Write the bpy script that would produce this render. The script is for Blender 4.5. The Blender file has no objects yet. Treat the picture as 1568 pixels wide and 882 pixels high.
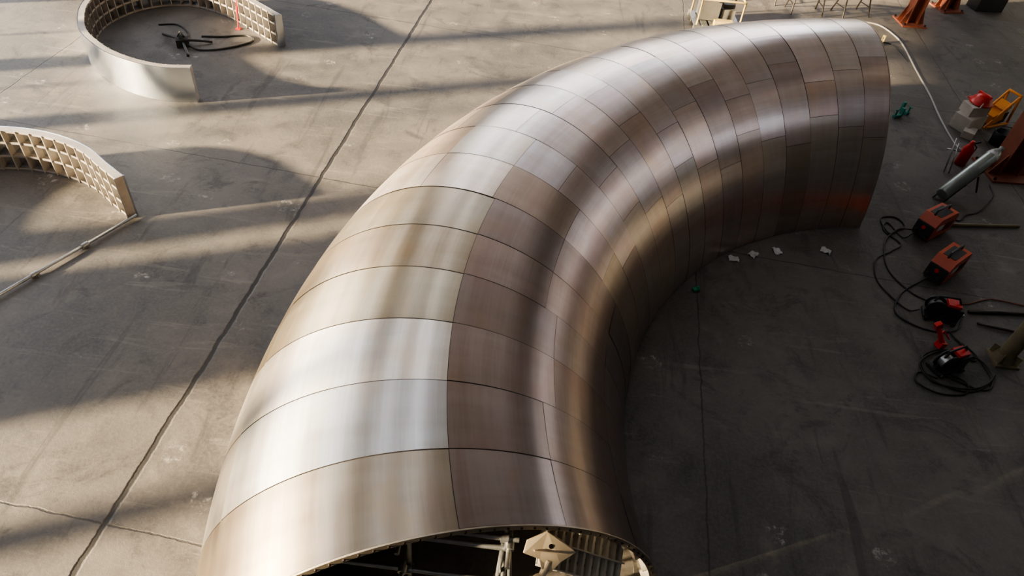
import bpy, math, random
from mathutils import Vector, Matrix, noise
random.seed(7)
scene=bpy.context.scene
scene.view_settings.view_transform='AgX'
scene.view_settings.look='AgX - Medium High Contrast'
# ------------------------------------------------------------------ materials
class NT:
    def __init__(s,name):
        s.mat=bpy.data.materials.new(name);s.mat.use_nodes=True
        s.t=s.mat.node_tree;s.b=s.t.nodes['Principled BSDF']
    def n(s,typ,**k):
        nd=s.t.nodes.new(typ)
        for a,v in k.items():
            if hasattr(nd,a): setattr(nd,a,v)
        return nd
    def put(s,sock,v):
        if isinstance(v,bpy.types.NodeSocket): s.t.links.new(v,sock)
        else: sock.default_value=v
    def m(s,op,a,b=0.0,c=None):
        nd=s.n('ShaderNodeMath',operation=op)
        s.put(nd.inputs[0],a);s.put(nd.inputs[1],b)
        if c is not None:s.put(nd.inputs[2],c)
        return nd.outputs[0]
    def ss(s,x,a,b):
        nd=s.n('ShaderNodeMapRange',interpolation_type='SMOOTHSTEP')
        s.put(nd.inputs[0],x);nd.inputs[1].default_value=a;nd.inputs[2].default_value=b
        return nd.outputs[0]
    def mix(s,f,a,b,mode='MIX'):
        nd=s.n('ShaderNodeMix',data_type='RGBA',blend_type=mode)
        s.put(nd.inputs[0],f);s.put(nd.inputs[6],a);s.put(nd.inputs[7],b)
        return nd.outputs[2]
    def noise(s,vec,scale,detail=4,rough=.55,dist=0):
        nd=s.n('ShaderNodeTexNoise');s.t.links.new(vec,nd.inputs['Vector'])
        nd.inputs['Scale'].default_value=scale;nd.inputs['Detail'].default_value=detail
        nd.inputs['Roughness'].default_value=rough;nd.inputs['Distortion'].default_value=dist
        return nd.outputs[0]
    def vmul(s,vec,sc):
        nd=s.n('ShaderNodeMapping');s.t.links.new(vec,nd.inputs[0]);nd.inputs['Scale'].default_value=sc
        return nd.outputs[0]
    def obj(s): return s.n('ShaderNodeTexCoord').outputs['Object']
    def bump(s,h,st,d=.02):
        nd=s.n('ShaderNodeBump');nd.inputs['Strength'].default_value=st;nd.inputs['Distance'].default_value=d
        s.t.links.new(h,nd.inputs['Height']);s.t.links.new(nd.outputs[0],s.b.inputs['Normal'])
def C(r,g,b): return (r,g,b,1)
def simple(name,col,rough=.5,metal=0.,var=.15,scale=8,bump=.1):
    q=NT(name);o=q.obj();f=q.noise(o,scale,5)
    dark=C(*[c*(1-var*1.6) for c in col]);lite=C(*[min(1,c*(1+var)) for c in col])
    q.put(q.b.inputs['Base Color'],q.mix(f,dark,lite))
    q.put(q.b.inputs['Roughness'],q.m('MULTIPLY_ADD',f,.2,rough-.1))
    q.b.inputs['Metallic'].default_value=metal
    if bump:q.bump(q.noise(o,scale*6,3),bump,.01)
    return q.mat
# floor
q=NT('concrete_floor_mat');o=q.obj()
sep=q.n('ShaderNodeSeparateXYZ');q.t.links.new(o,sep.inputs[0]);X,Y=sep.outputs[0],sep.outputs[1]
wob=q.m('MULTIPLY',q.m('SUBTRACT',q.noise(o,2.2,6,.65),.5),.10)
u=q.m('ADD',q.m('MULTIPLY_ADD',Y,-.070,X),wob)
v=q.m('ADD',q.m('MULTIPLY_ADD',X,.085,Y),wob)
dU=q.m('PINGPONG',q.m('ADD',u,4.27+66),3.3);dV=q.m('PINGPONG',q.m('ADD',v,-2.99+66.5),3.325)
dL=q.m('ABSOLUTE',q.m('ADD',u,4.27))
j1=q.m('SUBTRACT',1,q.ss(dU,.004,.016));j2=q.m('SUBTRACT',1,q.ss(dV,.005,.016));j3=q.m('SUBTRACT',1,q.ss(dL,.018,.045))
joint=q.m('MAXIMUM',j3,q.m('MULTIPLY',q.m('MAXIMUM',j1,j2),.7))
big=q.noise(o,.35,5,.6,.4);med=q.noise(o,1.7,8,.65,.3);fine=q.noise(o,22,6,.7);grain=q.noise(o,110,2)
col=q.mix(q.ss(big,.32,.68),C(.070,.065,.060),C(.133,.120,.108))
col=q.mix(q.m('MULTIPLY',q.ss(med,.50,.75),.55),col,C(.190,.170,.150))
col=q.mix(q.m('MULTIPLY',q.ss(med,.50,.28),.7),col,C(.034,.032,.030))
blot=q.noise(o,.9,6,.7,1.2)
col=q.mix(q.m('MULTIPLY',q.ss(blot,.53,.66),.7),col,C(.038,.035,.033))
col=q.mix(q.m('MULTIPLY',q.ss(fine,.35,.75),.35),col,C(.185,.168,.150))
st=q.noise(q.vmul(o,(.35,3.0,1)),1.4,7,.7,.8)
col=q.mix(q.m('MULTIPLY',q.ss(st,.56,.70),.35),col,C(.25,.225,.198))
st2=q.noise(q.vmul(o,(2.4,.3,1)),1.2,7,.7,.6)
col=q.mix(q.m('MULTIPLY',q.ss(st2,.56,.68),.5),col,C(.036,.034,.032))
vo=q.n('ShaderNodeTexVoronoi');vo.inputs['Scale'].default_value=1.2
ds=q.n('ShaderNodeVectorMath',operation='ADD');q.t.links.new(o,ds.inputs[0])
nz=q.n('ShaderNodeTexNoise');q.t.links.new(o,nz.inputs['Vector']);nz.inputs['Scale'].default_value=6.;nz.inputs['Detail'].default_value=5
sc=q.n('ShaderNodeVectorMath',operation='SCALE');q.t.links.new(nz.outputs[1],sc.inputs[0]);sc.inputs['Scale'].default_value=.30
q.t.links.new(sc.outputs[0],ds.inputs[1]);q.t.links.new(ds.outputs[0],vo.inputs['Vector'])
ring=q.m('MULTIPLY',q.ss(vo.outputs[0],.02,.12),q.m('SUBTRACT',1,q.ss(vo.outputs[0],.12,.20)))
ring=q.m('MULTIPLY',ring,q.ss(q.noise(o,9,7,.8),.49,.64))
col=q.mix(q.m('MULTIPLY',ring,.8),col,C(.40,.37,.34))
dust=q.m('MULTIPLY',q.ss(q.noise(o,4.5,8,.8,1.5),.60,.74),.45)
col=q.mix(dust,col,C(.30,.275,.245))
col=q.mix(q.m('MULTIPLY',joint,.93),col,C(.016,.014,.012))
q.put(q.b.inputs['Base Color'],col)
q.put(q.b.inputs['Roughness'],q.m('MULTIPLY_ADD',med,.35,.42))
h=q.m('ADD',q.m('MULTIPLY',fine,.35),q.m('MULTIPLY',grain,.15));h=q.m('SUBTRACT',h,q.m('MULTIPLY',joint,1.5))
h=q.m('ADD',h,q.m('MULTIPLY',med,.6))
q.bump(h,.4,.02)
M_floor=q.mat
# aluminium skin
q=NT('brushed_aluminium_skin_mat')
at=q.n('ShaderNodeAttribute');at.attribute_name='tone'
uv=q.n('ShaderNodeUVMap');uv.uv_map='UVMap'
s1=q.noise(q.vmul(uv.outputs[0],(.30,7,1)),1,5,.6)
s1b=q.noise(q.vmul(uv.outputs[0],(.25,6,1)),1,1,.5)
s2=q.noise(q.vmul(uv.outputs[0],(1.6,42,1)),1,3,.6)
s3=q.noise(q.vmul(uv.outputs[0],(5,.7,1)),1,5,.6)
cl=q.noise(uv.outputs[0],1.3,4,.6,.5);cl2=q.noise(q.vmul(uv.outputs[0],(.8,1.9,1)),1,3,.6,.4)
k=q.m('ADD',q.m('MULTIPLY',s1,.45),q.m('ADD',q.m('MULTIPLY',s2,.2),q.m('MULTIPLY',s3,.35)))
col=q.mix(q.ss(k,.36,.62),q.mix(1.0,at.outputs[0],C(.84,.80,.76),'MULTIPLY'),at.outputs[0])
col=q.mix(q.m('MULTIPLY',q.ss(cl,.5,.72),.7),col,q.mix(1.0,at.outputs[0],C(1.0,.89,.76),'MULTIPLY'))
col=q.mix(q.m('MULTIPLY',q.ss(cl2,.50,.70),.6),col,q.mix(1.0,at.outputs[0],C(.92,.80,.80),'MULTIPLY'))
q.put(q.b.inputs['Base Color'],col);q.b.inputs['Metallic'].default_value=1
q.put(q.b.inputs['Roughness'],q.m('ADD',q.m('MULTIPLY_ADD',s1,.04,.285),q.m('MULTIPLY',s3,.03)))
q.b.inputs['Anisotropic'].default_value=.65
tg=q.n('ShaderNodeTangent',direction_type='UV_MAP');tg.uv_map='UVMap';q.t.links.new(tg.outputs[0],q.b.inputs['Tangent'])
hh=q.m('ADD',q.m('MULTIPLY',s1b,.35),q.m('MULTIPLY',q.noise(q.vmul(uv.outputs[0],(.8,1.2,1)),1,2),.9))
q.bump(hh,.22,.02)
M_skin=q.mat
M_gap=simple('seam_metal_mat',(.085,.075,.065),.5,.6,.1,5)
M_inner=simple('primed_inner_metal_mat',(.50,.47,.43),.5,.3,.2,3)
M_rib=simple('rib_aluminium_mat',(.72,.68,.61),.4,.3,.2,5)
M_flange=simple('flange_metal_mat',(.60,.52,.42),.4,.8,.2,6)
M_dark=simple('dark_rubber_mat',(.018,.017,.016),.5,0,.3,8)
M_bolt=simple('bolt_steel_mat',(.07,.06,.055),.4,.8)
M_galv=simple('galvanised_tube_mat',(.42,.43,.43),.4,.85,.25,9)
M_ring=simple('ring_skin_mat',(.68,.73,.79),.22,1,.12,2)
M_ringin=simple('ring_rib_mat',(.42,.385,.35),.5,.5,.25,4)
M_orange=simple('orange_enamel_mat',(.50,.075,.025),.38,0,.2,5)
M_black=simple('black_plastic_mat',(.03,.03,.032),.45,0,.2,9)
M_red=simple('red_enamel_mat',(.60,.03,.025),.35,0,.15,5)
M_rust=simple('red_oxide_steel_mat',(.29,.095,.058),.6,.1,.35,3,.2)
M_yel=simple('yellow_plastic_mat',(.75,.27,.03),.5,0,.15,6)
M_grey=simple('grey_block_mat',(.50,.46,.40),.8,0,.25,5,.3)
M_green=simple('cylinder_green_mat',(.34,.38,.36),.35,.55,.2,4)
M_teal=simple('teal_paint_mat',(.03,.22,.17),.5)
M_gmark=simple('green_paint_mat',(.01,.30,.14),.5)
M_paper=simple('paper_mat',(.65,.66,.65),.8,0,.1,4)
M_cream=simple('cream_enamel_mat',(.42,.33,.14),.5,0,.2,5)
M_mgrey=simple('machine_grey_mat',(.20,.195,.18),.5,.3,.2,5)
M_beige=simple('beige_plate_mat',(.74,.62,.45),.55,.1,.2,5)
M_wall=simple('wall_plaster_mat',(.20,.185,.17),.85,0,.2,.6,.1)
M_walld=simple('wall_dimmed_mat',(.098,.106,.120),.85,0,.2,.6,.1)  # unseen walls darkened and cooled in colour to dim their reflections in the duct
M_roof=simple('roof_sheet_mat',(.31,.29,.275),.7,0,.2,.5,.1)
M_frame=simple('window_frame_mat',(.16,.16,.16),.5,.3)
M_cable=simple('light_cable_mat',(.34,.32,.30),.6)
M_post=simple('weathered_post_mat',(.22,.18,.11),.6,.2,.35,5,.2)
# ------------------------------------------------------------------ mesh builder
class MB:
    def __init__(s): s.v=[];s.f=[];s.m=[];s.sm=[]
    def add(s,vs,fs,mi=0,smooth=False):
        b=len(s.v);s.v+= [tuple(x) for x in vs]
        for f in fs: s.f.append([b+i for i in f]);s.m.append(mi);s.sm.append(smooth)
    def box(s,c,size,mi=0,rot=None,taper=1.0):
        hx,hy,hz=[a/2 for a in size];vs=[]
        for z in(-hz,hz):
            k=taper if z>0 else 1
            for x,y in((-hx,-hy),(hx,-hy),(hx,hy),(-hx,hy)):
                p=Vector((x*k,y*k,z))
                if rot: p=rot@p
                vs.append(p+Vector(c))
        s.add(vs,[(3,2,1,0),(4,5,6,7),(0,1,5,4),(1,2,6,5),(2,3,7,6),(3,0,4,7)],mi)
    def cyl(s,p0,p1,r0,r1=None,seg=16,mi=0,caps=True):
        r1=r0 if r1 is None else r1
        p0=Vector(p0);p1=Vector(p1);d=(p1-p0).normalized()
        a=d.orthogonal().normalized();b=d.cross(a)
        vs=[]
        for p,r in((p0,r0),(p1,r1)):
            for i in range(seg):
                t=2*math.pi*i/seg;vs.append(p+(a*math.cos(t)+b*math.sin(t))*r)
        s.add(vs,[(i,(i+1)%seg,seg+(i+1)%seg,seg+i) for i in range(seg)],mi,True)
        if caps:
            s.add(vs[:seg],[tuple(range(seg-1,-1,-1))],mi);s.add(vs[seg:],[tuple(range(seg))],mi)
    def prof(s,p0,d,pr,seg=20,mi=0):
        p0=Vector(p0);d=Vector(d).normalized();a=d.orthogonal().normalized();b=d.cross(a);vs=[];fs=[]
        for h,r in pr:
            for i in range(seg):
                t=2*math.pi*i/seg;vs.append(p0+d*h+(a*math.cos(t)+b*math.sin(t))*max(r,1e-4))
        for j in range(len(pr)-1):
            for i in range(seg): fs.append((j*seg+i,j*seg+(i+1)%seg,(j+1)*seg+(i+1)%seg,(j+1)*seg+i))
        s.add(vs,fs,mi,True)
    def tube(s,pts,r,seg=8,mi=0,closed=False):
        pts=[Vector(p) for p in pts];n=len(pts);vs=[];fs=[];up=Vector((0,0,1))
        for i,p in enumerate(pts):
            t=(pts[min(i+1,n-1)]-pts[max(i-1,0)]).normalized()
            a=t.cross(up)
            if a.length<.05:a=t.cross(Vector((1,0,0)))
            a.normalize();b=t.cross(a)
            for k in range(seg):
                w=2*math.pi*k/seg;vs.append(p+(a*math.cos(w)+b*math.sin(w))*r)
        for i in range(n-1):
            for k in range(seg): fs.append((i*seg+k,i*seg+(k+1)%seg,(i+1)*seg+(k+1)%seg,(i+1)*seg+k))
        fs.append(tuple(range(seg-1,-1,-1)));fs.append(tuple((n-1)*seg+k for k in range(seg)))
        s.add(vs,fs,mi,True)
    def done(s,name,mats,loc=(0,0,0),rz=0,parent=None,bevel=0,solid=0):
        me=bpy.data.meshes.new(name);me.from_pydata(s.v,[],s.f)
        for m in mats: me.materials.append(m)
        me.polygons.foreach_set('material_index',s.m);me.polygons.foreach_set('use_smooth',s.sm);me.update()
        ob=bpy.data.objects.new(name,me);scene.collection.objects.link(ob)
        ob.location=loc;ob.rotation_euler=(0,0,rz)
        if parent: ob.parent=parent
        if solid:
            md=ob.modifiers.new('s','SOLIDIFY');md.thickness=solid;md.offset=0
        if bevel:
            md=ob.modifiers.new('b','BEVEL');md.width=bevel;md.segments=2;md.limit_method='ANGLE';md.angle_limit=.7
        return ob
def empty(name,loc=(0,0,0)):
    e=bpy.data.objects.new(name,None);scene.collection.objects.link(e);e.location=loc;return e
def crom(P,n=8):
    P=[Vector(p) for p in P];Q=[2*P[0]-P[1]]+P+[2*P[-1]-P[-2]];o=[]
    for i in range(1,len(Q)-2):
        a,b,c,d=Q[i-1:i+3]
        for k in range(n):
            t=k/n;o.append(.5*((2*b)+(c-a)*t+(2*a-5*b+4*c-d)*t*t+(3*b-a-3*c+d)*t**3))
    o.append(P[-1]);return o
def Rz(a): return Matrix.Rotation(a,3,'Z')
def Rx(a): return Matrix.Rotation(a,3,'X')
def Ry(a): return Matrix.Rotation(a,3,'Y')
# ------------------------------------------------------------------ hall
def grid_plane(name,x0,x1,y0,y1,z,mat):
    b=MB();b.add([(x0,y0,z),(x1,y0,z),(x1,y1,z),(x0,y1,z)],[(0,1,2,3)]);return b.done(name,[mat])
XL,XR,YF,YB,HC=-14,20,-10,34,18
grid_plane('floor',XL-.3,XR+.3,YF-.3,YB+.3,0,M_floor)
def wall(name,axis,pos,a0,a1,cols,mat=None,zt=HC,th=.3):
    """wall along an axis; cols=[(a,b,[(z0,z1),...])] window openings per bay"""
    b=MB()
    def bx(p,q,z0,z1,t=th,mi=0):
        if q-p<=1e-3 or z1-z0<=1e-3:return
        if axis=='Y': b.box((pos,(p+q)/2,(z0+z1)/2),(t,q-p,z1-z0),mi)
        else: b.box(((p+q)/2,pos,(z0+z1)/2),(q-p,t,z1-z0),mi)
    cur=a0
    for p,q,zs in sorted(cols):
        bx(cur,p,0,zt);cur=q;zc=0
        for z0,z1 in zs:
            bx(p,q,zc,z0);zc=z1
            bx(p,q,z0,z0+.06,.1,1);bx(p,q,z1-.06,z1,.1,1);bx(p,p+.05,z0,z1,.1,1);bx(q-.05,q,z0,z1,.1,1)
            z=z0+1.5
            while z<z1-.5: bx(p,q,z-.02,z+.02,.06,1);z+=1.5
            y=p+1.3
            while y<q-.6: bx(y-.02,y+.02,z0,z1,.06,1);y+=1.3
        bx(p,q,zc,zt)
    bx(cur,a1,0,zt)
    return b.done(name,[mat or M_wall,M_frame])
qy=lambda q:(q-5.694)/.9135
U=(10.5,13.3)  # upper window band, out of view, added for left fill light and reflections
wall('wall_left','Y',XL-.15,YF,YB,[(qy(2.45),qy(4.55),[(.4,5.7),U]),(qy(4.85),qy(6.3),[(.4,5.7),U]),(qy(6.3),qy(8.9),[(3.7,5.7),U]),(qy(8.9),qy(9.3),[(.4,5.7),U]),(qy(9.3),qy(9.9),[(3.7,5.7),U]),
 (qy(9.9),qy(13.0),[(.4,6.2),U]),(qy(13.35),qy(15.3),[(.4,6.4),U]),(qy(15.7),qy(18.6),[(.4,8.6),U]),(qy(19),qy(23),[(.4,8.6),U]),(qy(23.3),qy(30),[U])])  # unseen left wall; openings shaped to place the sun patches
wall('wall_right','Y',XR+.15,YF,YB,[(8,13,[(10.8,12.6)]),(15,22,[(10.8,12.6)]),(24,32,[(10.8,12.6)])],M_walld)
wall('wall_back','X',YB+.15,XL,XR,[(-12,-5,[(8,17.3)]),(-4.6,4.6,[(8,17.3)]),(5,13,[(8,17.3)])],M_walld)
wall('wall_front','X',YF-.15,XL,XR,[],M_walld)
b=MB()
for x0_,x1_ in((XL-.3,-9.7),(-8.8,-4.4),(-3.6,XR+.3)):
    b.box(((x0_+x1_)/2,(YF+YB)/2,HC+.08),(x1_-x0_,YB-YF+.6,.15))
for y in range(-8,34,6): b.box(((XL+XR)/2,y,HC-.4),(XR-XL,.25,.6),1)
b.done('ceiling',[M_roof,M_frame])
# ------------------------------------------------------------------ elbow duct
Cx,Cy,R0,r0,v0,z0,pn,pf,R1,r1,v1,el=6.735,4.9419,7.3897,2.4064,2.4623,-.3726,-.3003,1.453,.3317,-.0821,.5735,.032
def S(p,t,off=0.):
    s=(p-pn)/(pf-pn);r=r0+r1*s+off;rv=v0+v1*s+off;rr=R0+R1*s+r*math.cos(t)
    return Vector((Cx-math.cos(p)*rr,Cy+math.sin(p)*rr*(1+el),z0+rv*math.sin(t)))
def tlo(p,h=.015):
    s=(p-pn)/(pf-pn);return math.asin((-z0+h)/(v0+v1*s))
duct=empty('elbow_duct',(3,8,0));duct_inv=Vector((-3,-8,0))
PH=[pn,-.2,-.102,-.005,.09,.178,.27,.365,.455,.543,.63,.71,.79,.875,.958,1.04,1.125,1.21,1.3,1.38,pf]
uvs=[];tones=[]
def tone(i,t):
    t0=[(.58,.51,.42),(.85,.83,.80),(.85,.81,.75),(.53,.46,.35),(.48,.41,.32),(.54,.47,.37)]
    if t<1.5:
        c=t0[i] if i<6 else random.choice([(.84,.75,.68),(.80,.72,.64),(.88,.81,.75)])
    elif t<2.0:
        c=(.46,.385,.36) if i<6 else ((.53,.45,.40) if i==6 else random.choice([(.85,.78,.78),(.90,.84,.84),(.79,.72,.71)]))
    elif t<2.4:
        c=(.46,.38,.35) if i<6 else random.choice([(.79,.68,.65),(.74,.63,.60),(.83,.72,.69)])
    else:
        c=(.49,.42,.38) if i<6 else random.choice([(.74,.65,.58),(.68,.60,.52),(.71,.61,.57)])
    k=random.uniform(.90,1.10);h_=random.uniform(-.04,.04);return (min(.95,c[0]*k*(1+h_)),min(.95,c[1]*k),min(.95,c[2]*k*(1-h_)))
b=MB()
for i in range(len(PH)-1):
    pa,pb=PH[i],PH[i+1];g=.0007
    if i<6: ed=[None,.62,1.635,2.05 if i in(0,1,4,5) else 2.12,2.5,None]
    elif i==6: ed=[None,.62,1.2,1.62,2.05,2.35,None]
    else:
        k=i%3;ed=[None,.75,[1.12,1.2,1.05][k],[1.56,1.62,1.48][k],[2.0,1.9,2.07][k],[2.38,2.45,2.3][k],None]
    for j in range(len(ed)-1):
        off=random.uniform(-.001,.001)+.001;nu,nv=8,18
        lo=ed[j] or .2;hi=ed[j+1] or 2.95;mid=(lo+hi)/2
        tilt=random.uniform(-.013,.013);til2=random.uniform(-.005,.005)
        base=len(b.v)
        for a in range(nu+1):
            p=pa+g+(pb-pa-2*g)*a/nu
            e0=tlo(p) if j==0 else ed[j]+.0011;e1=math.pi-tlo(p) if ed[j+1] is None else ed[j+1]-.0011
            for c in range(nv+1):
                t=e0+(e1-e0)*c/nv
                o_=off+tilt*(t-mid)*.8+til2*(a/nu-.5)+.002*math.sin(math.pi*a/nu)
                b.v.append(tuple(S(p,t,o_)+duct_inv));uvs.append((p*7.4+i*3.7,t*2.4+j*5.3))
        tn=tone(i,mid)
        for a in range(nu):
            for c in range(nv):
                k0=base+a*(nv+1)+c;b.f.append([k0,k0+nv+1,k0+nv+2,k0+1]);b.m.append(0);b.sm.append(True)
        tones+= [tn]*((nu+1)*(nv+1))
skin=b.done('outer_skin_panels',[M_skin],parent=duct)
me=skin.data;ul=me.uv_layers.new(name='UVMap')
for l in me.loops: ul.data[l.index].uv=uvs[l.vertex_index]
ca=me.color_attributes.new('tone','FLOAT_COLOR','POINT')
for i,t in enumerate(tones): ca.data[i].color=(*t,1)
b=MB();NP,NTt=100,90
for off,mi in((-.018,1),(-.03,0)):
    vs=[];fs=[]
    for a in range(NP+1):
        p=pn+(pf-pn)*a/NP
        for c in range(NTt+1):
            t=tlo(p)+(math.pi-2*tlo(p))*c/NTt;vs.append(S(p,t,off)+duct_inv)
    for a in range(NP):
        for c in range(NTt):k0=a*(NTt+1)+c;fs.append((k0,k0+1,k0+NTt+2,k0+NTt+1))
    b.add(vs,fs,mi,True)
b.done('inner_backing_shell',[M_inner,M_gap],parent=duct)
b=MB()
def ribbon(fn,n,mi=0):
    vs=[];
    for k in range(n+1):
        for q_ in fn(k/n): vs.append(q_+duct_inv)
    m_=len(vs)//(n+1);fs=[]
    for k in range(n):
        for c in range(m_): fs.append((k*m_+c,k*m_+(c+1)%m_,(k+1)*m_+(c+1)%m_,(k+1)*m_+c))
    b.add(vs,fs,mi)
for p in [pn+.035]+PH[1:-1]+[pf-.02]:
    def fn(u_,p=p):
        t=tlo(p)+.01+(math.pi-2*tlo(p)-.02)*u_
        return [S(p-.001,t,-.03),S(p+.001,t,-.03),S(p+.001,t,-.17),S(p-.001,t,-.17)]
    ribbon(fn,48)
t=.3
while t<2.95:
    def fn(u_,t=t):
        p=pn+.002+(pf-pn-.004)*u_
        return [S(p,t-.003,-.03),S(p,t+.003,-.03),S(p,t+.003,-.12),S(p,t-.003,-.12)]
    ribbon(fn,60);t+=.155
b.done('inner_ribs_and_stringers',[M_rib],parent=duct)
b=MB()
for p,dp in((pn,-.002),(pf,.002)):
    def fn(u_):
        t=tlo(p)+(math.pi-2*tlo(p))*u_
        return [S(p,t,.006),S(p+dp,t,.006),S(p+dp,t,-.065),S(p,t,-.065)]
    ribbon(fn,90)
    t=.2
    while t<2.95:
        a=S(p+dp,t,-.03)+duct_inv;d=(S(p+dp*3,t,-.03)-S(p,t,-.03)).normalized()
        b.cyl(a,a+d*.012,.012,seg=8,mi=1);t+=.052
b.done('end_flanges',[M_flange,M_bolt],parent=duct)
b=MB();ca_=Vector((.98,3.28,1.12))+duct_inv
A_=Vector((.8,.15,-.58)).normalized();B_=Vector((.1,.93,.35));B_=(B_-A_*B_.dot(A_)).normalized();N_=A_.cross(B_)
Mr=Matrix((A_,B_,N_)).transposed()
b.box(ca_,(1.05,.70,.01),1,Mr)
for k in range(11): b.box(ca_+A_*(-.5+k*.1)+N_*.035,(.03,.70,.06),0,Mr)
for k in range(4): b.box(ca_+B_*(-.34+k*.226)+N_*.05,(1.05,.014,.09),0,Mr)
for k in range(10):
    for m_ in range(3): b.cyl(ca_+A_*(-.45+k*.1)+B_*(-.227+m_*.226)+N_*.006,ca_+A_*(-.45+k*.1)+B_*(-.227+m_*.226)+N_*.012,.026,seg=10,mi=2)
b.done('inner_ribbed_cassette',[M_rib,M_inner,M_bolt],parent=duct)
b=MB()
c=Vector((.63,2.93,1.50));tt_=Vector((1,.1,-.15)).normalized();n=Vector((.05,-.75,-.6));n=(n-tt_*n.dot(tt_)).normalized();ax=tt_.cross(n)
if ax.z<0: ax=-ax
fan=[c+tt_*.24-n*.02,c+tt_*.10+n*.08,c+tt_*.05+n*.15,c-tt_*.06+n*.15,c-tt_*.09+n*.07,c-tt_*.24+n*.03,c-tt_*.22-n*.08,c-tt_*.05-n*.17,c+tt_*.08-n*.12]
L9=len(fan)
vs=[p+duct_inv for p in fan]+[p+ax*(.02+.012*(i%2))+duct_inv for i,p in enumerate(fan)]
b.add(vs,[tuple(range(L9)),tuple(range(2*L9-1,L9-1,-1))]+[(i,(i+1)%L9,L9+(i+1)%L9,L9+i) for i in range(L9)])
b.cyl(c+duct_inv-n*.05+ax*.02,c+duct_inv-n*.05+ax*.035,.022,seg=12,mi=1)
b.box(c+duct_inv+ax*.03,(.30,.012,.05),0,Matrix((tt_,n,ax)).transposed())
e=c+n*.27-tt_*.06+duct_inv
b.prof(e-ax*.03,ax,[(0,0),(0,.07),(.05,.075),(.07,.055),(.07,.03),(.05,.028),(.05,0)],16)
b.cyl(c+duct_inv+n*.08,e,.035,.03)
b.done('gusset_bracket',[M_beige,M_bolt],parent=duct)
# ------------------------------------------------------------------ scaffold in the mouth
b=MB()
def coup(p,ax,mi=0):
    b.cyl(Vector(p)-Vector(ax)*.035,Vector(p)+Vector(ax)*.035,.045,seg=10,mi=mi)
for X_ in(-.66,.22,-1.75):
    for Y_ in(3.05,4.1):
        top=1.62 if abs(X_)<1 else .95
        b.cyl((X_,Y_,.02),(X_,Y_,top),.024);b.cyl((X_,Y_,.0),(X_,Y_,.02),.07)
for Y_ in(3.0,4.05):
    for z in(1.50,.6):
        b.cyl((-.85 if z>1 else -1.9,Y_,z),(.35,Y_,z),.024)
        for X_ in(-.66,.22): coup((X_,Y_,z),(1,0,0));coup((X_,Y_+.05,z-.06),(0,0,1))
b.cyl((-.8,2.95,1.41),(.3,2.95,1.41),.024)
for X_ in(-.71,.27):
    for z in(1.45,.7): b.cyl((X_,2.75,z),(X_,4.3,z),.024);coup((X_,2.95,z),(0,1,0));coup((X_,4.1,z),(0,1,0))
b.cyl((.28,3.0,1.3),(.40,2.9,.1),.022);b.cyl((-.66,3.1,1.3),(-1.7,3.1,.2),.022)
b.done('scaffold_frame',[M_galv])
# ------------------------------------------------------------------ ring cassettes
def ring(name,path,h,inward,loc):
    P=crom([(x-loc[0],y-loc[1],0) for x,y in path],10);n=len(P);b=MB()
    nor=[]
    for i in range(n):
        t=(P[min(i+1,n-1)]-P[max(i-1,0)]).normalized();nor.append(Vector((-t.y,t.x,0))*inward)
    def strip(f,mi,sm=False):
        vs=[];
        for i in range(n): vs+=f(P[i],nor[i])
        m_=len(vs)//n;fs=[]
        for i in range(n-1):
            for c in range(m_):fs.append((i*m_+c,i*m_+(c+1)%m_,(i+1)*m_+(c+1)%m_,(i+1)*m_+c))
        fs.append(tuple(range(m_)));fs.append(tuple((n-1)*m_+c for c in range(m_-1,-1,-1)))
        b.add(vs,fs,mi,sm)
    Z=lambda z:Vector((0,0,z))
    strip(lambda p,m:[p+Z(.003),p+m*.012+Z(.003),p+m*.012+Z(h),p+Z(h)],0)
    for z in(.004,h*.33,h*.66,h-.012):
        w=.13
        strip(lambda p,m:[p+m*.012+Z(z),p+m*w+Z(z),p+m*w+Z(z+.01),p+m*.012+Z(z+.01)],1)
        strip(lambda p,m:[p+m*(w-.01)+Z(z),p+m*w+Z(z),p+m*w+Z(z+.04 if z<h*.9 else z-.03),p+m*(w-.01)+Z(z+.04 if z<h*.9 else z-.03)],1)
    L=0;nxt=.0
    for i in range(n-1):
        seg=(P[i+1]-P[i]).length
        while L+seg>=nxt:
            f=(nxt-L)/seg;p=P[i].lerp(P[i+1],f);m=nor[i].lerp(nor[i+1],f).normalized();t=Vector((-m.y,m.x,0))
            vs=[]
            for zz in(.004,h-.004):
                for a_,c_ in((.012,-.007),(.15,-.007),(.15,.007),(.012,.007)): vs.append(p+m*a_+t*c_+Z(zz))
            b.add(vs,[(3,2,1,0),(4,5,6,7),(0,1,5,4),(1,2,6,5),(2,3,7,6),(3,0,4,7)],1)
            nxt+=.235
        L+=seg
    for e in(0,n-1):
        m=nor[e];t=Vector((-m.y,m.x,0));c=P[e]+m*.07+Z(h/2)
        b.box(c,(.17,.012,h-.01),0,Matrix((m,t,Vector((0,0,1)))).transposed())
    b.done(name,[M_ring,M_ringin],loc=(loc[0],loc[1],0))
A=[(-6.54,11.84),(-7.05,11.74),(-7.59,11.80),(-8.15,12.0),(-8.6,12.28),(-9.08,12.7),(-9.42,13.22),(-9.7,13.9),(-9.75,14.6),(-9.5,15.35),(-9.0,15.85),(-8.4,16.05),(-7.8,15.95),(-7.1,15.6),(-6.47,15.15),(-5.71,14.59)]
ring('curved_panel_ring',A,.72,-1,(-7.8,14))
B=[]
for k in range(15):
    a=math.radians(33+k*12.5);rr_=2.30+.05*math.cos(a*2);B.append((-8.1+rr_*math.cos(a),7.0+rr_*math.sin(a)))
B[0]=(-6.09,8.37)
ring('curved_panel_ring',B,.76,1,(-8.1,7.6))
b=MB();d=Vector((-.97,-2.01,0)).normalized();p0=Vector((-6.05,8.30,.05))
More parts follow.
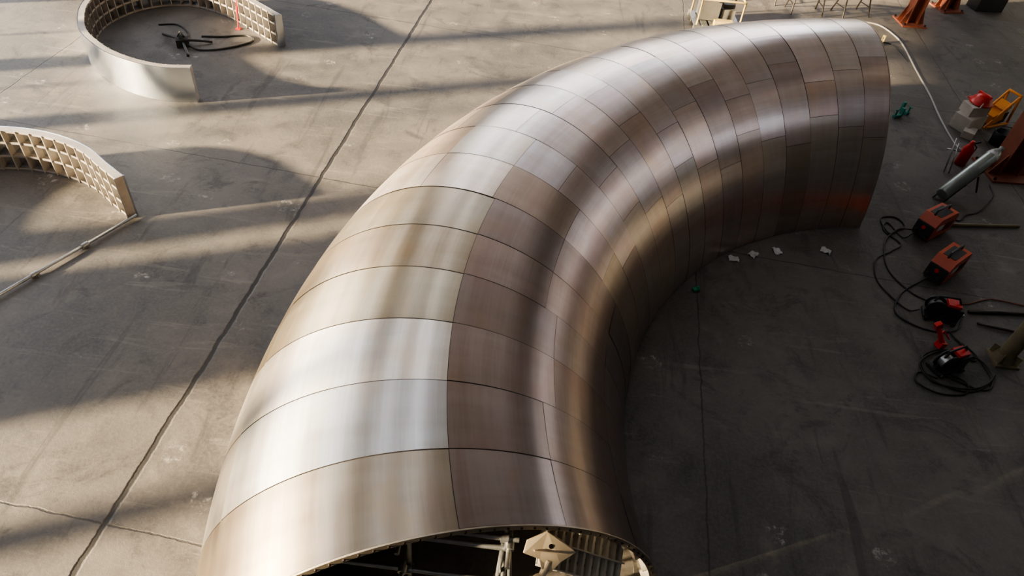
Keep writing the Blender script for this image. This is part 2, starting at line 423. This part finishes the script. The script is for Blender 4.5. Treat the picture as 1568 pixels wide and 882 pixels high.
b.tube([p0,p0+d*4.4],.024,8)
for k in(.9,1.7,2.5,3.3): b.cyl(p0+d*(k-.05),p0+d*(k+.05),.038,seg=10);b.box(p0+d*k-Vector((0,0,.025)),(.1,.07,.045),0,Rz(.4))
b.done('chord_brace_bar',[M_galv])
b=MB();c=Vector((-7.75,14.0,0))
for a,l in((.5,.6),(2.6,.7),(5.3,.55)):
    e=c+Vector((math.cos(a)*l,math.sin(a)*l,.03));b.tube(crom([c+Vector((0,0,.12)),c.lerp(e,.4)+Vector((0,0,.09)),e],6),.028,8)
b.tube(crom([c+Vector((.05,0,.1)),c+Vector((.4,-.12,.02)),c+Vector((.9,.1,.02)),c+Vector((1.3,.55,.02)),c+Vector((1.1,.8,.02)),c+Vector((.6,.6,.02)),c+Vector((.2,.5,.02))],8),.022,8)
b.tube(crom([c+Vector((-.05,0,.1)),c+Vector((-.1,.5,.02)),c+Vector((-.5,.9,.02)),c+Vector((-.9,.8,.02))],8),.018,8)
b.box(c+Vector((0,0,.09)),(.26,.2,.16),0,Rz(.5));b.cyl(c+Vector((0,0,.1)),c+Vector((0,0,.24)),.08,.05,12);b.tube([c+Vector((-.08,0,.2)),c+Vector((0,0,.33)),c+Vector((.08,0,.2))],.018)
b.done('tool_stand_with_hose',[M_dark])
b=MB();b.cyl((0,0,0),(.03,.12,.78),.013);b.cyl((.012,.05,.35),(.02,.08,.5),.025);b.box((0,0,.01),(.1,.1,.02))
b.done('turnbuckle_prop',[M_red],loc=(-6.95,15.1,0))
# ------------------------------------------------------------------ welding machines
def welder(loc,rz):
    b=MB();L,W=.62,.30
    pr=[(-L/2,.05),(L/2,.05),(L/2,.36),(L/2-.06,.43),(-L/2+.10,.43),(-L/2,.30)]
    vs=[(x,-W/2,z) for x,z in pr]+[(x,W/2,z) for x,z in pr]
    b.add(vs,[tuple(range(6)),tuple(range(11,5,-1))]+[(i,6+i,6+(i+1)%6,(i+1)%6) for i in range(6)],0)
    b.box((-L/2-.008,0,.19),(.03,W*.96,.24),1);b.box((L/2+.005,0,.21),(.03,W*.98,.30),1)
    for x in(-.22,.22):
        for y in(-.11,.11): b.box((x,y,.025),(.09,.05,.05),1)
    b.tube([(-.2,0,.43),(-.18,0,.51),(.18,0,.51),(.2,0,.43)],.018,8,1)
    for y in(-.08,.08): b.cyl((-L/2-.02,y,.13),(-L/2-.07,y,.13),.032,seg=12,mi=1)
    b.cyl((-L/2-.02,0,.24),(-L/2-.045,0,.24),.03,seg=12,mi=3)
    for k in range(5):
        for s_ in(-1,1): b.box((.02+k*.05,s_*(W/2+.001),.22),(.022,.006,.16),1)
    b.box((-.12,-W/2-.002,.25),(.16,.006,.09),2);b.box((0,0,.434),(.34,.2,.006),1)
    o=b.done('welding_machine',[M_orange,M_black,M_paper,M_red],loc=loc,rz=rz,bevel=.008);o.scale=(1.12,1.12,1.12)
welder((7.42,10.62,0),math.radians(38));welder((7.22,9.45,0),math.radians(42))
def feeder(loc,rz):
    b=MB()
    b.box((0,0,.05),(.50,.24,.05),0)
    b.box((.14,0,.19),(.22,.22,.24),0)
    b.prof((-.12,-.09,.22),(0,1,0),[(0,0),(0,.15),(.02,.155),(.02,.06),(.14,.06),(.14,.155),(.16,.15),(.16,0)],20,0)
    b.prof((-.12,-.08,.22),(0,1,0),[(.02,.11),(.12,.11)],20,2)
    b.box((.10,0,.34),(.20,.17,.05),1);b.tube([(-.22,0,.08),(-.16,0,.42),(.12,0,.46),(.2,0,.34)],.02,8,0)
    b.cyl((.25,0,.16),(.33,.02,.14),.03,mi=2)
    for x in(-.2,.2):
        for y in(-.13,.13): b.cyl((x,y-.02,.035),(x,y+.02,.035),.035,seg=10)
    return b.done('wire_feeder',[M_black,M_red,M_galv],loc=loc,rz=rz,bevel=.006)
feeder((6.78,8.35,0),math.radians(-12));feeder((6.50,7.25,0),math.radians(25))
b=MB();b.box((0,0,.07),(.1,.12,.12),0,Ry(.2));b.cyl((0,0,.1),(-.14,.10,.36),.045,.03);b.box((-.15,.11,.38),(.10,.07,.13),0,Ry(-.5));b.tube([(-.1,.04,.2),(.02,.1,.26),(.12,.02,.14)],.015)
b.done('red_magnetic_drill',[M_red],loc=(6.57,7.68,0),rz=.3,bevel=.006)
def cable(pts,r=.013,name='welding_cable',mat=None):
    b=MB();b.tube(crom([(x,y,z) for x,y,z in pts],8),r,6);return b.done(name,[mat or M_dark])
g_=.014
cable([(7.05,10.42,.12),(6.85,10.35,g_),(6.7,10.75,g_),(6.55,10.5,g_),(6.75,10.15,g_),(6.5,9.9,g_),(6.15,9.6,g_),(6.02,9.05,g_),(6.2,8.6,g_),(6.35,8.42,g_),(6.48,8.4,.08)])
cable([(7.07,10.48,.12),(6.9,10.6,.02),(6.62,10.4,.03),(6.6,10.85,g_),(6.9,10.95,g_),(7.0,10.7,g_),(6.75,10.5,.03),(6.45,10.1,g_),(6.3,9.4,g_),(6.5,8.9,g_),(6.75,8.7,g_),(6.9,8.6,.04)])
cable([(6.88,9.2,.12),(6.75,9.15,g_),(6.55,9.0,g_),(6.3,8.75,g_),(6.1,8.35,g_),(6.3,8.1,g_),(6.65,8.0,g_),(7.0,8.1,g_),(7.2,8.4,g_)])
def loop(c,a,bb,n,ph=0):
    pts=[]
    for k in range(n*8):
        w=ph+k*math.pi/4;f=1+.12*math.sin(k*1.7);pts.append((c[0]+a*f*math.cos(w),c[1]+bb*f*math.sin(w),g_+.012*(k//8)+.006*abs(math.sin(k*2.1))))
    return pts
cable([(6.85,8.05,g_)]+loop((6.66,7.22),.56,.36,2,.8))
cable([(6.3,7.0,.03)]+loop((6.35,6.95),.35,.25,1,2.5)+[(6.9,6.9,g_),(7.15,7.1,g_),(7.1,7.6,g_),(6.9,7.9,g_)])
cable([(7.0,8.75,g_),(7.4,8.75,g_),(7.9,8.95,g_),(8.6,8.9,g_),(9.4,9.2,g_)],.01,'hose_line',M_rust)
cable([(7.75,10.95,.03),(7.95,11.2,g_),(8.15,11.1,g_),(8.35,11.3,g_),(8.7,11.5,g_),(9.2,12.1,g_),(9.3,12.5,g_)])
b=MB();b.tube([(7.85,10.9,.03),(9.3,11.15,.03)],.03,8);b.done('steel_bar',[M_post])
b=MB();b.tube([(7.35,8.55,.03),(8.7,8.72,.03)],.03,8);b.tube([(7.4,8.3,.03),(8.6,8.1,.03)],.022,8);b.done('dark_rods',[M_bolt])
b=MB();p0=Vector((7.98,11.72,.14));p1=Vector((9.2,12.68,.75));d=(p1-p0);L=d.length;d.normalize()
b.prof(p0,d,[(0,0),(0,.10),(.02,.125),(L*.82,.125),(L*.88,.115),(L*.93,.075),(L*.95,.045),(L*.96,.045),(L*.96,.05),(L,.05),(L*1.01,0)],24,0)
b.prof(p0,d,[(L*.80,.127),(L*.84,.127)],24,2)
sd=d.cross(Vector((0,0,1))).normalized()
for s_ in(-1,1):
    b.cyl(p0+d*.9+sd*.14*s_-Vector((0,0,.1)),Vector(((p0+d*1.05).x,(p0+d*1.05).y,.02))+sd*.22*s_,.018,mi=1)
    b.tube([p0+sd*.10*s_-d*.03-Vector((0,0,.11)),p0+d*1.2+sd*.10*s_-Vector((0,0,.13))],.016,8,1)
for k in(.1,.6,1.1): b.cyl(p0+d*k+sd*.12-Vector((0,0,.12)),p0+d*k-sd*.12-Vector((0,0,.12)),.015,mi=1)
b.done('gas_cylinder',[M_green,M_bolt,M_paper])
b=MB();b.prof((0,0,0),(0,0,1),[(0,0),(0,.09),(.34,.09),(.42,.04),(.46,.035),(.5,.03),(.5,0)],18,0);b.cyl((0,0,.44),(.12,0,.5),.018,mi=1);b.tube([(.02,0,.46),(.13,.03,.36),(.11,.02,.15)],.012,6,1)
o_=b.done('fire_extinguisher',[M_red,M_black],loc=(8.95,13.2,0));o_.scale=(1.25,1.25,1.1)
b=MB()
for k in range(2): b.tube([(8.45+k*.09,12.75-k*.03,.02),(8.5+k*.1,13.05,.65-k*.1)],.015,6)
b.tube([(8.42,13.03,.4),(8.7,13.0,.4)],.015,6);b.done('stanchion_rack',[M_galv])
def column(loc,w,h=HC-.75,rz=.0):
    b=MB()
    b.box((0,0,.02),(w*2.1,w*2.1,.04),0)
    for za,zb,mi in((.04,2.3,0),(2.3,h+.04,2)):  # shaft above the view greyed to keep red out of duct reflections
        hz=zb-za;zc=(za+zb)/2
        b.box((-w/2+.015,0,zc),(.03,w,hz),mi);b.box((w/2-.015,0,zc),(.03,w,hz),mi);b.box((0,0,zc),(w-.06,.03,hz),mi)
    for s_ in(-1,1):
        for y in(-.35,.35):
            vs=[(s_*w/2,y*w-.01,.04),(s_*w*1.0,y*w-.01,.04),(s_*w/2,y*w-.01,.5),(s_*w/2,y*w+.01,.04),(s_*w*1.0,y*w+.01,.04),(s_*w/2,y*w+.01,.5)]
            b.add(vs,[(0,1,2),(5,4,3),(0,3,4,1),(1,4,5,2),(2,5,3,0)],0)
        for y in(-1,1): b.cyl((s_*w*.9,y*w*.9,.04),(s_*w*.9,y*w*.9,.09),.03,seg=6,mi=1)
    return b.done('steel_column',[M_rust,M_bolt,M_frame],loc=loc,rz=rz)
column((9.80,13.1,0),.42,rz=.1);column((10.3,20.7,0),.34,rz=.1);column((11.9,22.2,0),.34,rz=.3)
b=MB();b.box((0,0,.02),(.36,.36,.04));b.cyl((0,0,.04),(0,0,3.6),.12,seg=20);b.cyl((0,0,.04),(0,0,.16),.16,.13,seg=20)
for a in range(4): b.box((math.cos(a*1.57+.78)*.16,math.sin(a*1.57+.78)*.16,.12),(.1,.015,.16),0,Rz(a*1.57+.78))
b.box((0,0,3.62),(.3,.3,.04));b.done('pipe_post',[M_post],loc=(7.50,7.58,0))
b=MB()
for c,s_,r_ in(((0,0,.17),(.62,.42,.34),.2),((.02,.03,.45),(.46,.36,.22),-.15),((-.25,-.34,.08),(.34,.24,.16),.6)): b.box(c,s_,0,Rz(r_))
b.tube([(-.1,-.15,.56),(.0,-.1,.64),(.12,0,.56)],.015,6)
b.done('concrete_block_stack',[M_grey],loc=(9.68,14.85,0),rz=.4,bevel=.04)
b=MB();b.prof((0,0,0),(0,0,1),[(0,.17),(.012,.2),(.02,.155),(.09,.145),(.14,.10),(.165,.04),(.168,0)],24,0);b.box((0,0,.15),(.26,.03,.04),0);b.box((.17,0,.012),(.1,.18,.012),0)
o_=b.done('hard_hat',[M_red],loc=(9.78,14.95,.565),rz=2);o_.scale=(1.3,1.3,1.3)
b=MB()
for y in(-.18,.18):
    b.tube([(-.5,y,.03),(.45,y,.03)],.035,8);b.tube([(-.45,y,.05),(.3,y,.85),(.42,y,.05)],.035,8)
b.tube([(.3,-.2,.85),(.3,.2,.85)],.035,8);b.box((-.1,0,.25),(.4,.34,.28),0,Ry(-.3));b.box((.1,0,.5),(.25,.3,.2),0,Ry(-.8));b.box((.25,0,.2),(.2,.24,.3),1)
o_=b.done('yellow_engine_frame',[M_yel,M_black],loc=(10.4,15.2,0),rz=.5,bevel=.012);o_.scale=(.85,.85,.85)
b=MB();b.prof((0,0,0),(0,0,1),[(0,0),(0,.15),(.3,.18),(.31,.17),(.3,.16),(.02,.13),(.02,0)],20);b.tube([(-.17,0,.3),(-.1,0,.43),(.1,0,.43),(.17,0,.3)],.01,6)
b.done('bucket',[M_black],loc=(10.15,14.25,0))
cable([(8.7,20.3,g_),(9.25,20.2,g_),(9.5,19.7,g_),(9.58,19.0,g_),(9.45,17.5,g_),(9.35,16.2,g_),(9.2,15.0,g_),(9.15,13.9,g_),(9.35,13.7,g_)],.022,'floor_hose',M_cable)
cable([(8.3,19.6,g_),(8.9,19.1,g_),(9.3,18.9,g_),(9.4,18.0,g_)],.012,'floor_hose',M_dark)
def clampobj(loc,mat,rz):
    b=MB();b.box((0,0,.04),(.22,.08,.06));b.box((.1,0,.12),(.05,.08,.2));b.cyl((-.08,0,.06),(-.08,0,.2),.02);b.cyl((-.14,0,.2),(-.02,0,.2),.012);return b.done('g_clamp',[mat],loc=loc,rz=rz,bevel=.004)
clampobj((8.15,14.9,0),M_teal,.5);clampobj((8.4,15.15,0),M_teal,2);clampobj((8.95,18.9,0),M_cream,1)
b=MB()
for k in range(6): b.box((-.55+k*.22,0,.13),(.16,1.0,.025),0)
for y in(-.45,0,.45): b.box((0,y,.06),(1.25,.1,.11),0)
b.box((-.2,.1,.40),(.5,.5,.5),3);b.box((.3,.15,.3),(.35,.5,.3),3);b.cyl((-.2,-.1,.66),(-.2,.3,.66),.09,mi=2);b.box((.3,.15,.5),(.3,.3,.1),2)
for x_ in(-.55,.55):
    b.tube([(x_,-.45,.14),(x_,-.45,.8),(x_,.45,.8),(x_,.45,.14)],.03,8,1)
b.tube([(-.55,-.45,.8),(.55,-.45,.8)],.03,8,1);b.box((.15,-.35,.2),(.5,.2,.14),1)
b.done('pallet_with_machine',[M_galv,M_cream,M_black,M_mgrey],loc=(4.42,18.8,0),rz=.05,bevel=.01)
def trestle(loc,rz):
    b=MB()
    for s_ in(-1,1):
        for y in(-1,1): b.cyl((s_*.45,y*.28,0),(s_*.38,y*.04,.78),.02,mi=0)
        b.cyl((s_*.43,-.2,.25),(s_*.43,.2,.25),.015,mi=0)
    b.box((0,0,.8),(1.1,.1,.06),1);return b.done('work_trestle',[M_bolt,M_yel],loc=loc,rz=rz)
trestle((7.2,20.5,0),.1);trestle((8.6,20.8,0),.4);trestle((6.0,21.0,0),-.1)
b=MB();b.box((0,0,.25),(.9,.5,.5),0);b.box((0,0,.52),(.95,.55,.04),1);b.done('steel_crate',[M_black,M_rust],loc=(13.2,22.6,0),rz=.2,bevel=.01)
for k,(x,y) in enumerate(((3.62,9.15),(3.98,9.33),(4.42,9.50),(5.30,9.68))):
    b=MB();n=5;vs=[];w=.13
    for i in range(n):
        for j in range(n): vs.append(((i/(n-1)-.5)*w*1.3,(j/(n-1)-.5)*w,.006+.05*random.random()*(1 if (i+j)%2 else .3)))
    b.add(vs,[(i*n+j,(i+1)*n+j,(i+1)*n+j+1,i*n+j+1) for i in range(n-1) for j in range(n-1)])
    b.done('crumpled_paper',[M_paper],loc=(x,y,0),rz=k*.9,solid=.004)
b=MB();b.box((0,0,.03),(.11,.07,.05));b.cyl((.03,0,.05),(.03,0,.08),.02);b.done('green_tape_dispenser',[M_gmark],loc=(2.89,8.25,0),rz=.5,bevel=.01)
# ------------------------------------------------------------------ light
az=math.radians(24);elv=math.radians(14)
dv=Vector((math.cos(az)*math.cos(elv),math.sin(az)*math.cos(elv),-math.sin(elv)))
sl=bpy.data.lights.new('sun_light','SUN');sl.energy=50;sl.angle=math.radians(2.2);sl.color=(1,.79,.50)
so=bpy.data.objects.new('sun_light',sl);scene.collection.objects.link(so);so.rotation_euler=dv.to_track_quat('-Z','Y').to_euler();so.location=(-30,-10,20)
w=bpy.data.worlds.new('sky');scene.world=w;w.use_nodes=True;t=w.node_tree;bg=t.nodes['Background']
tc=t.nodes.new('ShaderNodeTexCoord');sp=t.nodes.new('ShaderNodeSeparateXYZ');t.links.new(tc.outputs['Generated'],sp.inputs[0])
cr=t.nodes.new('ShaderNodeValToRGB');t.links.new(sp.outputs[2],cr.inputs[0])
cr.color_ramp.elements[0].position=0;cr.color_ramp.elements[0].color=(1.0,.93,.84,1);cr.color_ramp.elements[1].position=.5;cr.color_ramp.elements[1].color=(.87,.91,1,1)
t.links.new(cr.outputs[0],bg.inputs[0]);bg.inputs[1].default_value=4.4
# ------------------------------------------------------------------ camera
cd=bpy.data.cameras.new('camera');co=bpy.data.objects.new('camera',cd);scene.collection.objects.link(co)
th,roll=.7669,.127
Fv=Vector((0,math.cos(th),-math.sin(th)));Ra=Vector((1,0,0));Ua=Ra.cross(Fv)
Rv=Ra*math.cos(roll)+Ua*math.sin(roll);Uv=-Ra*math.sin(roll)+Ua*math.cos(roll)
co.matrix_world=Matrix(((Rv.x,Uv.x,-Fv.x,0),(Rv.y,Uv.y,-Fv.y,0),(Rv.z,Uv.z,-Fv.z,7.5),(0,0,0,1)))
cd.sensor_width=36;cd.lens=24.73;cd.clip_end=200
scene.camera=co
